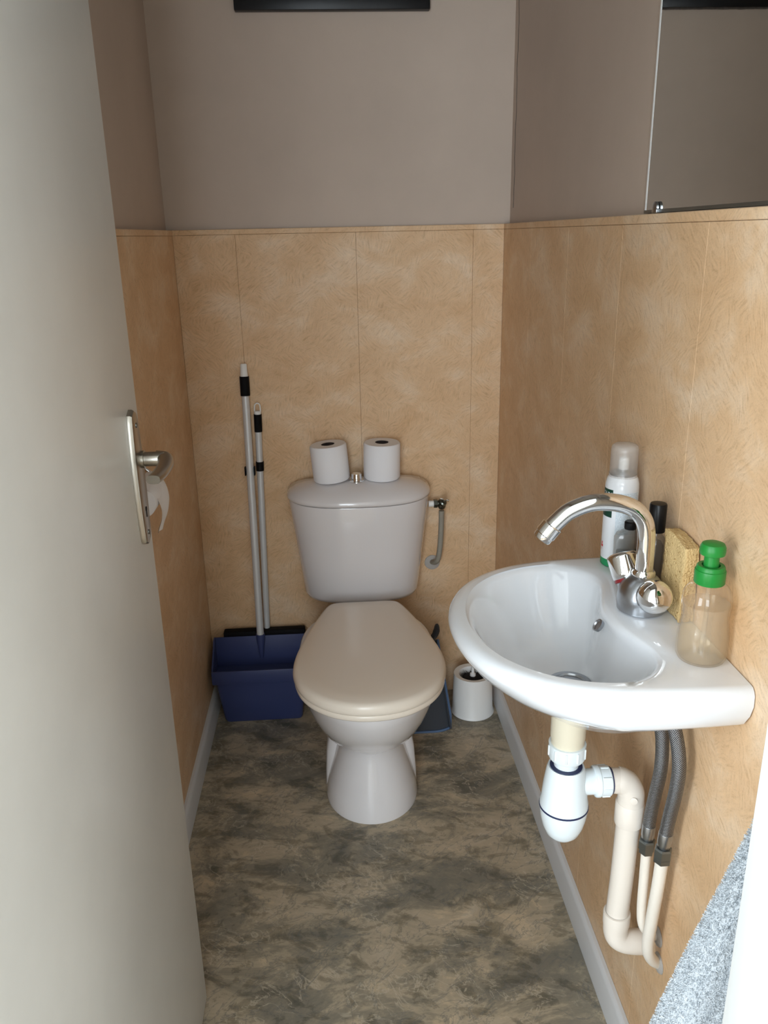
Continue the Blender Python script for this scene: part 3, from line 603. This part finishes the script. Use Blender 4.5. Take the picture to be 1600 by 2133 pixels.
def patch(name, a0, a1, z0, z1, r, material, n=20):
    bm = B(); lay = bm.loops.layers.uv.verify()
    ro = [[bm.verts.new((cx+r*cos(R(a0+(a1-a0)*i/n)), cy+r*sin(R(a0+(a1-a0)*i/n)), Z0+z)) for i in range(n+1)] for z in (z0, z1)]
    for i in range(n):
        f = bm.faces.new((ro[0][i], ro[0][i+1], ro[1][i+1], ro[1][i]))
        for l, u in zip(f.loops, ((i, 0), (i+1, 0), (i+1, 1), (i, 1))): l[lay].uv = (u[0]/n, u[1])
    return obj(name, bm, material, cn, smooth=60)
patch('fine_print_panel', 236, 322, .055, .1205, .02515, 'fine_print')
gl_ = patch('green_label', 130, 221, .080, .1235, .02515, 'dark_green')
for i, z in ((0, .031), (1, .0355), (2, .0265)): patch('red_mark', 176+i*3, 190-i*3, z-.0016, z+.0022, .02515, 'can_red', 6)
def can_text(txt, size, ang_end, z):
    cu = bpy.data.curves.new('t', 'FONT'); cu.body = txt; cu.size = size; o = bpy.data.objects.new('t', cu); C.objects.link(o)
    dg = bpy.context.evaluated_depsgraph_get(); me = bpy.data.meshes.new_from_object(o.evaluated_get(dg)); bpy.data.objects.remove(o)
    wd = max(v.co.x for v in me.vertices); bm = B(); bm.from_mesh(me)
    for v in bm.verts:
        a = R(ang_end)-(wd-v.co.x)/.0254; zz = v.co.y; v.co = V((cx+.0254*cos(a), cy+.0254*sin(a), Z0+z+zz))
    obj('lettering', bm, 'print_white', gl_, smooth=0)
can_text('OUN', .0088, 217, .1135)

# square clear scent flask
fx, fy = .8235, -1.142
ff = root('scent_flask', (fx, fy, Z0), 'small square clear glass flask with dark stopper between spray can and tap spout', 'bottle')
rz = M4.Rotation(R(-12), 4, 'Z')
def loc_(bm, c): bmesh.ops.transform(bm, verts=bm.verts[:], matrix=M4.Translation(c) @ rz)
bm = B(); loft(bm, [rrect(-w_, w_, -d_, d_, .004, z) for w_, d_, z in ((.020, .010, 0), (.0215, .0115, .003), (.0215, .0115, .062), (.018, .0095, .070), (.008, .007, .076), (.007, .0065, .078))]); loc_(bm, V((fx, fy, Z0))); obj('flask', bm, 'grey_glass', ff, smooth=45)
bm = B(); loft(bm, [rrect(-w_, w_, -d_, d_, .003, z) for w_, d_, z in ((.0175, .008, .004), (.0175, .008, .040), (.0165, .0075, .042))]); loc_(bm, V((fx, fy, Z0))); obj('contents', bm, 'grey_glass', ff, smooth=45)
bm = B(); tube(bm, catmull([(-.008, -.012, .022), (-.002, -.0122, .027), (.003, -.0122, .026), (.006, -.0122, .031), (.011, -.012, .034)], 5), .0011, 8); loc_(bm, V((fx, fy, Z0))); obj('raised_mark', bm, 'black_gloss', ff)
bm = B(); lathe(bm, [(.0085, .077), (.009, .079), (.009, .087), (.007, .089)], (0, 0, 0), n=20); loc_(bm, V((fx, fy, Z0))); obj('stopper', bm, 'black_gloss', ff, label='dark stopper')

rx, ry = .8415, -1.192
ro_ = root('roll_on_bottle', (rx, ry, Z0), 'slim clear glass roll-on bottle with tall black cap behind the tap', 'bottle')
bm = B(); lathe(bm, Z([(.0125, 0), (.0142, .0015), (.0142, .074), (.0130, .081), (.0085, .086), (.0085, .0925)]), (rx, ry, 0), n=34); obj('glass', bm, 'grey_glass', ro_, smooth=50)
bm = B(); lathe(bm, Z([(.0112, .003), (.0112, .070), (.008, .076)]), (rx, ry, 0), n=26); obj('contents', bm, 'grey_glass', ro_, smooth=50)
bm = B(); lathe(bm, Z([(.0112, .0905), (.0117, .0915), (.0117, .1295), (.0108, .1315), (.004, .132)]), (rx, ry, 0), n=34); obj('cap', bm, 'black_gloss', ro_, label='tall black cap')

# sponge: rough-edged slab
sg = root('sponge', (.848, -1.263, Z0), 'yellow ochre sponge standing on edge against the wall behind the soap bottle', 'sponge')
bm = B(); vs_ = box(bm, (.8385, -1.296, Z0), (.8580, -1.230, .980)); bmesh.ops.subdivide_edges(bm, edges=bm.edges[:], cuts=13, use_grid_fill=True)
rs = random.Random(3)
for v in bm.verts:
    edge = sum(1 for c_, a, b in ((v.co.x, .8385, .8580), (v.co.y, -1.296, -1.230), (v.co.z, Z0, .980)) if c_-a < .0008 or b-c_ < .0008)
    v.co += V((rs.uniform(-1, 1), rs.uniform(-1, 1), rs.uniform(-1, 1)))*(.0009 if edge < 2 else .0013)
    if edge >= 2: v.co += (V((.848, -1.263, .9255))-v.co)*.018
    v.co.x = min(v.co.x, .859); v.co.z = max(v.co.z, Z0)
    v.co.z -= max(0, (-1.256-v.co.y))*.12*((v.co.z-Z0)/.11)
spg = obj('body', bm, 'sponge', sg, smooth=60)
bm = B()
for i in range(90):
    if rs.random() < .5: p = V((.8382, rs.uniform(-1.292, -1.234), rs.uniform(.876, .972))); ax_ = (1, 0, 0)
    else: p = V((rs.uniform(.841, .856), -1.2962, rs.uniform(.876, .970))); ax_ = (0, 1, 0)
    lathe(bm, [(rs.uniform(.0004, .0013), -.0003), (.0003, .0012)], p, ax_, 6)
po = obj('pores', bm, 'sponge_pore', sg, smooth=0); po['kind'] = 'stuff'

# soap dispenser
sx_, sy_ = .8285, -1.387
so = root('soap_dispenser', (sx_, sy_, Z0), 'clear soap bottle with a green pump top at the near end of the basin', 'soap dispenser')
prof_b = [(.0225, 0), (.0270, .001), (.0290, .005), (.0298, .014), (.0296, .030), (.0283, .042), (.0268, .053), (.0272, .062), (.0285, .071), (.0286, .079), (.0270, .087), (.0225, .094), (.0165, .0985), (.0140, .100)]
bm = B(); lathe(bm, Z(prof_b), (sx_, sy_, 0), n=48); obj('bottle', bm, 'clear_plastic', so, smooth=60)
bm = B(); lathe(bm, Z([(max(.001, r-.0018), h+.0014) for r, h in prof_b[:9]]+[(.001, .0726)]), (sx_, sy_, 0), n=44); obj('liquid_soap', bm, 'soap_liquid', so, smooth=60, label='pale liquid soap')
bm = B(); tube(bm, catmull([(sx_, sy_, Z0+.10), (sx_+.001, sy_, Z0+.06), (sx_-.003, sy_-.004, Z0+.008)], 6), .0028, 10); obj('dip_tube', bm, 'clear_plastic', so)
bm = B(); lathe(bm, Z([(.0168, .0985), (.0175, .0995), (.0175, .1135), (.0172, .1150), (.0162, .1156), (.0160, .1190), (.0148, .1206), (.0105, .1206), (.0100, .1175), (.004, .1175)]), (sx_, sy_, 0), n=44); pco = obj('collar', bm, 'green_plastic', so, label='green screw collar')
bm = B(); lathe(bm, Z([(.0088, .1175), (.0084, .136)]), (sx_, sy_, 0), n=26); obj('pump_stem', bm, 'green_plastic', pco)
bm = B(); lathe(bm, Z([(.0120, .1335), (.0140, .1345), (.0146, .1385), (.0143, .1435), (.0125, .1470), (.008, .1488), (.001, .1492)]), (sx_, sy_, 0), n=36); obj('pump_head', bm, 'green_plastic', pco)

# ------------------------------------------------------------------ plumbing under the basin
PX, PY = .7165, -1.246
bt = root('bottle_trap', (PX, PY, .495), 'white bottle trap hanging below the wash basin', 'trap')
bm = B(); lathe(bm, [(.0250, .728), (.0250, .672), (.0238, .668), (.0238, .650)], (PX, PY, 0), n=36); obj('tailpiece', bm, 'cream_plastic', bt, label='yellowed cream tailpiece')
bm = B(); lathe(bm, [(.0238, .6615), (.0268, .661), (.0268, .640), (.0250, .6365), (.0185, .635)], (PX, PY, 0), n=32, cap0=False)
for k in range(10):
    a = 2*pi*k/10; c_ = V((PX+.0268*cos(a), PY+.0268*sin(a), .650)); box(bm, c_-V((.0013, .0013, .008)), c_+V((.0013, .0013, .008)), .0004, 1)
obj('slip_nut', bm, 'trap_white', bt)
bm = B(); lathe(bm, [(.0178, .640), (.0178, .600)], (PX, PY, 0), n=30); obj('inlet_tube', bm, 'trap_white', bt)
bm = B(); lathe(bm, [(.0185, .6235), (.0232, .6235), (.0236, .622), (.0190, .6195)], (PX, PY, 0), n=34); obj('inlet_seal', bm, 'seal_navy', bt, label='navy rubber seal')
bm = B(); lathe(bm, [(.0232, .6215), (.0258, .6225), (.0278, .617), (.0318, .590), (.0338, .566), (.0352, .562), (.0355, .5545)], (PX, PY, 0), n=44); obj('body', bm, 'trap_white', bt, smooth=50)
bm = B(); lathe(bm, [(.0345, .5550), (.0362, .5545), (.0362, .5520), (.0345, .5515)], (PX, PY, 0), n=44); obj('cup_seal', bm, 'seal_navy', bt, label='navy rubber seal')
bm = B(); lathe(bm, [(.0352, .552), (.0350, .546), (.0335, .534), (.0300, .519), (.0245, .506), (.017, .498), (.008, .4945), (.001, .494)], (PX, PY, 0), n=44); obj('cup', bm, 'trap_white', bt, smooth=60)
OY, OZ = -1.247, .592
bm = B(); lathe(bm, [(.0190, .024), (.0190, .042), (.0225, .043), (.0235, .045), (.0235, .049), (.0222, .050), (.0222, .0645), (.0205, .066)], (PX, OY, OZ), (1, 0, 0), 32)
for k in range(8):
    a = 2*pi*k/8; c_ = V((PX+.0575, OY+.0222*cos(a), OZ+.0222*sin(a))); box(bm, c_-V((.006, .0012, .0012)), c_+V((.006, .0012, .0012)), .0004, 1)
obj('outlet_nut', bm, 'trap_white', bt)
bm = B(); lathe(bm, [(.0195, .066), (.0200, .0662), (.0200, .0678), (.0195, .068)], (PX, OY, OZ), (1, 0, 0), 30); obj('outlet_seal', bm, 'seal_navy', bt)

wp = root('waste_pipe', (.815, -1.25, .30), 'beige plastic waste pipe bending down from the trap into the wall', 'pipe')
vx, vy = .8155, -1.251
bm = B(); tube(bm, [(PX+.068, OY, OZ), (.800, OY-.001, OZ-.001)], .0188, 26); obj('outlet_pipe', bm, 'beige_pipe', wp)
bm = B(); tube(bm, catmull([(.796, OY, OZ), (.801, OY-.001, OZ-.001), (.809, OY-.002, .585), (.8150, vy, .573), (.8160, vy, .560), (.8158, vy, .548)], 7), .0196, 28); obj('elbow', bm, 'beige_pipe', wp, smooth=60)
bm = B(); lathe(bm, [(.0196, .556), (.0212, .554), (.0212, .520), (.0206, .518), (.0180, .518)], (vx, vy, 0), n=32); obj('socket', bm, 'beige_pipe', wp)
bm = B(); lathe(bm, [(.0055, 0), (.0055, .0012), (.0045, .0016)], (.8125, -1.2712, .572), (-.35, -.93, .1), 16); obj('moulding_mark', bm, 'beige_pipe', wp)
bm = B(); tube(bm, [(vx, vy, .53), (vx-.001, vy+.002, .42), (vx-.003, vy+.005, .325)], .0176, 28); obj('drop_pipe', bm, 'beige_pipe', wp)
bm = B(); lathe(bm, [(.0178, .344), (.0206, .3435), (.0212, .341), (.0208, .322)], (vx-.003, vy+.004, 0), n=32, cap0=False); tube(bm, catmull([(vx-.003, vy+.004, .330), (vx-.003, vy+.004, .310), (vx+.001, vy+.002, .296), (vx+.012, vy, .289), (vx+.028, vy-.002, .287), (vx+.043, vy-.003, .287)], 7), .0196, 28); obj('wall_elbow', bm, 'beige_pipe', wp, smooth=60)
bm = B(); lathe(bm, [(.0235, 0), (.0232, .004), (.0205, .007)], (W-.0004, vy-.003, .287), (-1, 0, 0), 30); obj('wall_collar', bm, 'plaster_patch', wp)

def riser(name, pts, r, label, ncol):
    o = root(name, pts[-1], label, 'pipe', 'painted water pipes under the basin')
    bm = B(); tube(bm, catmull(pts, 8), r, 18); obj('pipe', bm, 'painted_pipe', o, smooth=60)
    c_ = V(pts[0]); bm = B(); lathe(bm, [(r+.001, -.014), (r+.0035, -.013), (r+.0035, -.006), (r+.0015, -.005)], c_, (0, 0, 1), 6); obj('lock_nut', bm, 'brass_dark', o, smooth=20)
    bm = B(); lathe(bm, [(r*.7, -.006), (.0125, -.005), (.0125, .008), (.0105, .010), (.0080, .010)], c_, (0, 0, 1), 6); obj('coupling_nut', bm, 'brass_dark', o, smooth=20, label='dark hexagonal coupling nut')
    bm = B(); lathe(bm, [(.016, 0), (.014, .003), (.008, .005)], (W-.0004, pts[-1][1], pts[-1][2]), (-1, 0, 0), 20); obj('plaster_collar', bm, 'plaster_patch', o)
    return o
riser('water_pipe', [(.8355, -1.278, .498), (.8355, -1.280, .44), (.8350, -1.284, .385), (.8365, -1.290, .360), (.845, -1.294, .348), (.8598, -1.296, .341)], .0074, 'thin white painted water pipe next to the beige waste pipe', 0)
riser('water_pipe', [(.8350, -1.333, .531), (.8350, -1.329, .47), (.8345, -1.322, .40), (.8345, -1.318, .358), (.838, -1.316, .332), (.848, -1.312, .312), (.8598, -1.309, .302)], .0090, 'thicker white painted water pipe nearest the towel', 1)
def hose(pts, label):
    o = root('flexible_hose', pts[0], label, 'hose', 'braided hoses feeding the tap')
    bm = B(); tube(bm, catmull(pts, 10), .0092, 24, uv=True); obj('braid', bm, 'braided_steel', o, smooth=60)
    a, b = V(pts[0]), V(pts[1]); d = (b-a).normalized()
    bm = B(); lathe(bm, [(.0078, -.011), (.0086, -.010), (.0098, -.002), (.0098, .016), (.0094, .017)], a, d, 22); obj('ferrule', bm, 'worn_chrome', o)
hose([(.8355, -1.278, .519), (.8352, -1.281, .553), (.834, -1.292, .60), (.832, -1.305, .652), (.830, -1.304, .70), (.824, -1.294, .742)], 'braided steel hose on the thin water pipe beside the waste pipe')
hose([(.8350, -1.334, .553), (.8350, -1.339, .590), (.8350, -1.350, .645), (.8345, -1.353, .690), (.832, -1.340, .728), (.826, -1.320, .758)], 'braided steel hose on the thicker water pipe nearest the towel')
cb_ = root('cable_end', (.80, -1.232, .70), 'short black cable with a pale tip poking out below the basin', 'cable')
bm = B(); tube(bm, catmull([(.815, -1.235, .742), (.8145, -1.236, .715), (.812, -1.238, .698)], 5), .0022, 10); obj('sheath', bm, 'black_rubber', cb_)
bm = B(); tube(bm, [(.8122, -1.238, .6985), (.8105, -1.239, .682)], .0020, 10); obj('tip', bm, 'cream_plastic', cb_)
bm = B(); box(bm, (.752, -1.262, .709), (.768, -1.250, .7185), .002); box(bm, (.762, -1.260, .702), (.770, -1.254, .712), .0015)
tag(obj('fixing_tab', bm, 'white_plastic', org=(.76, -1.256, .71)), 'small whitish fixing tab under the basin beside the trap', 'bracket')

# ------------------------------------------------------------------ towel hanging on the right wall near the doorway
tw = root('towel', (.84, -1.58, .90), 'pale grey terry towel hanging in folds on the right wall by the door frame', 'towel')
def interp(t, T, sm=True): 
    for (a, va), (b, vb) in zip(T, T[1:]):
        if t <= b: k = (t-a)/(b-a); k = k*k*(3-2*k) if sm else k; return va+(vb-va)*k
    return T[-1][1]
NU, NV = 90, 70
def tpoint(u, v):
    z = .93-.86*v
    ya = interp(v, [(0, -1.585), (.10, -1.562), (.3, -1.515), (.6, -1.440), (1, -1.345)], False); yb_ = interp(v, [(0, -1.625), (.2, -1.655), (1, -1.675)])
    prof_ = interp(u, [(0, 0), (.08, .55), (.20, .95), (.30, 1), (.38, .85), (.45, .10), (.51, .06), (.60, .85), (.88, .95), (1, .1)])
    dep = .018+.075*min(1, v*1.5)
    wv = .10*sin(u*9+v*3)*min(1, v*2)
    return V((.8565-dep*max(.03, prof_+wv*prof_), ya+(yb_-ya)*u, z+.006*sin(u*14)*v))
bm = B()
front = [[tpoint(i/NU, j/NV) for i in range(NU+1)] for j in range(NV+1)]
ringz = []
for j in range(NV+1):
    a = front[j]; ringz.append(a+[V((.8575, a[-1].y, a[-1].z)), V((.8575, (a[0].y+a[-1].y)/2, a[0].z)), V((.8575, a[0].y, a[0].z))])
loft(bm, ringz); obj('cloth', bm, 'towel', tw, smooth=70)
bm = B(); rs = random.Random(11)
for k in range(44000):
    u, v = rs.random(), rs.random(); p = tpoint(u, v); e1 = tpoint(min(1, u+.01), v)-tpoint(max(0, u-.01), v); e2 = tpoint(u, min(1, v+.01))-tpoint(u, max(0, v-.01))
    nrm = e1.cross(e2).normalized()
    if nrm.x > 0: nrm = -nrm
    d = (nrm+V((rs.gauss(0, .5), rs.gauss(0, .5), rs.gauss(-.3, .4)))).normalized(); s_ = d.cross(V((rs.gauss(0, 1), rs.gauss(0, 1), rs.gauss(0, 1)))).normalized()*.00065
    p = p+V((0, rs.uniform(-.001, .001), 0)); quad(bm, [p-s_, p+s_, p+s_*.7+d*.0036, p-s_*.7+d*.0036])
fz = obj('terry_pile', bm, 'towel', tw, smooth=0); fz['kind'] = 'stuff'
bm = B(); tube(bm, catmull([(.8595, -1.605, .945), (.835, -1.605, .935), (.828, -1.605, .945), (.829, -1.605, .96)], 6), .004, 12); lathe(bm, [(.014, 0), (.013, .004)], (.8596, -1.605, .945), (-1, 0, 0), 22)
tag(obj('towel_hook', bm, 'chrome', org=(.85, -1.605, .945)), 'chrome hook carrying the grey towel by the door frame', 'hook')
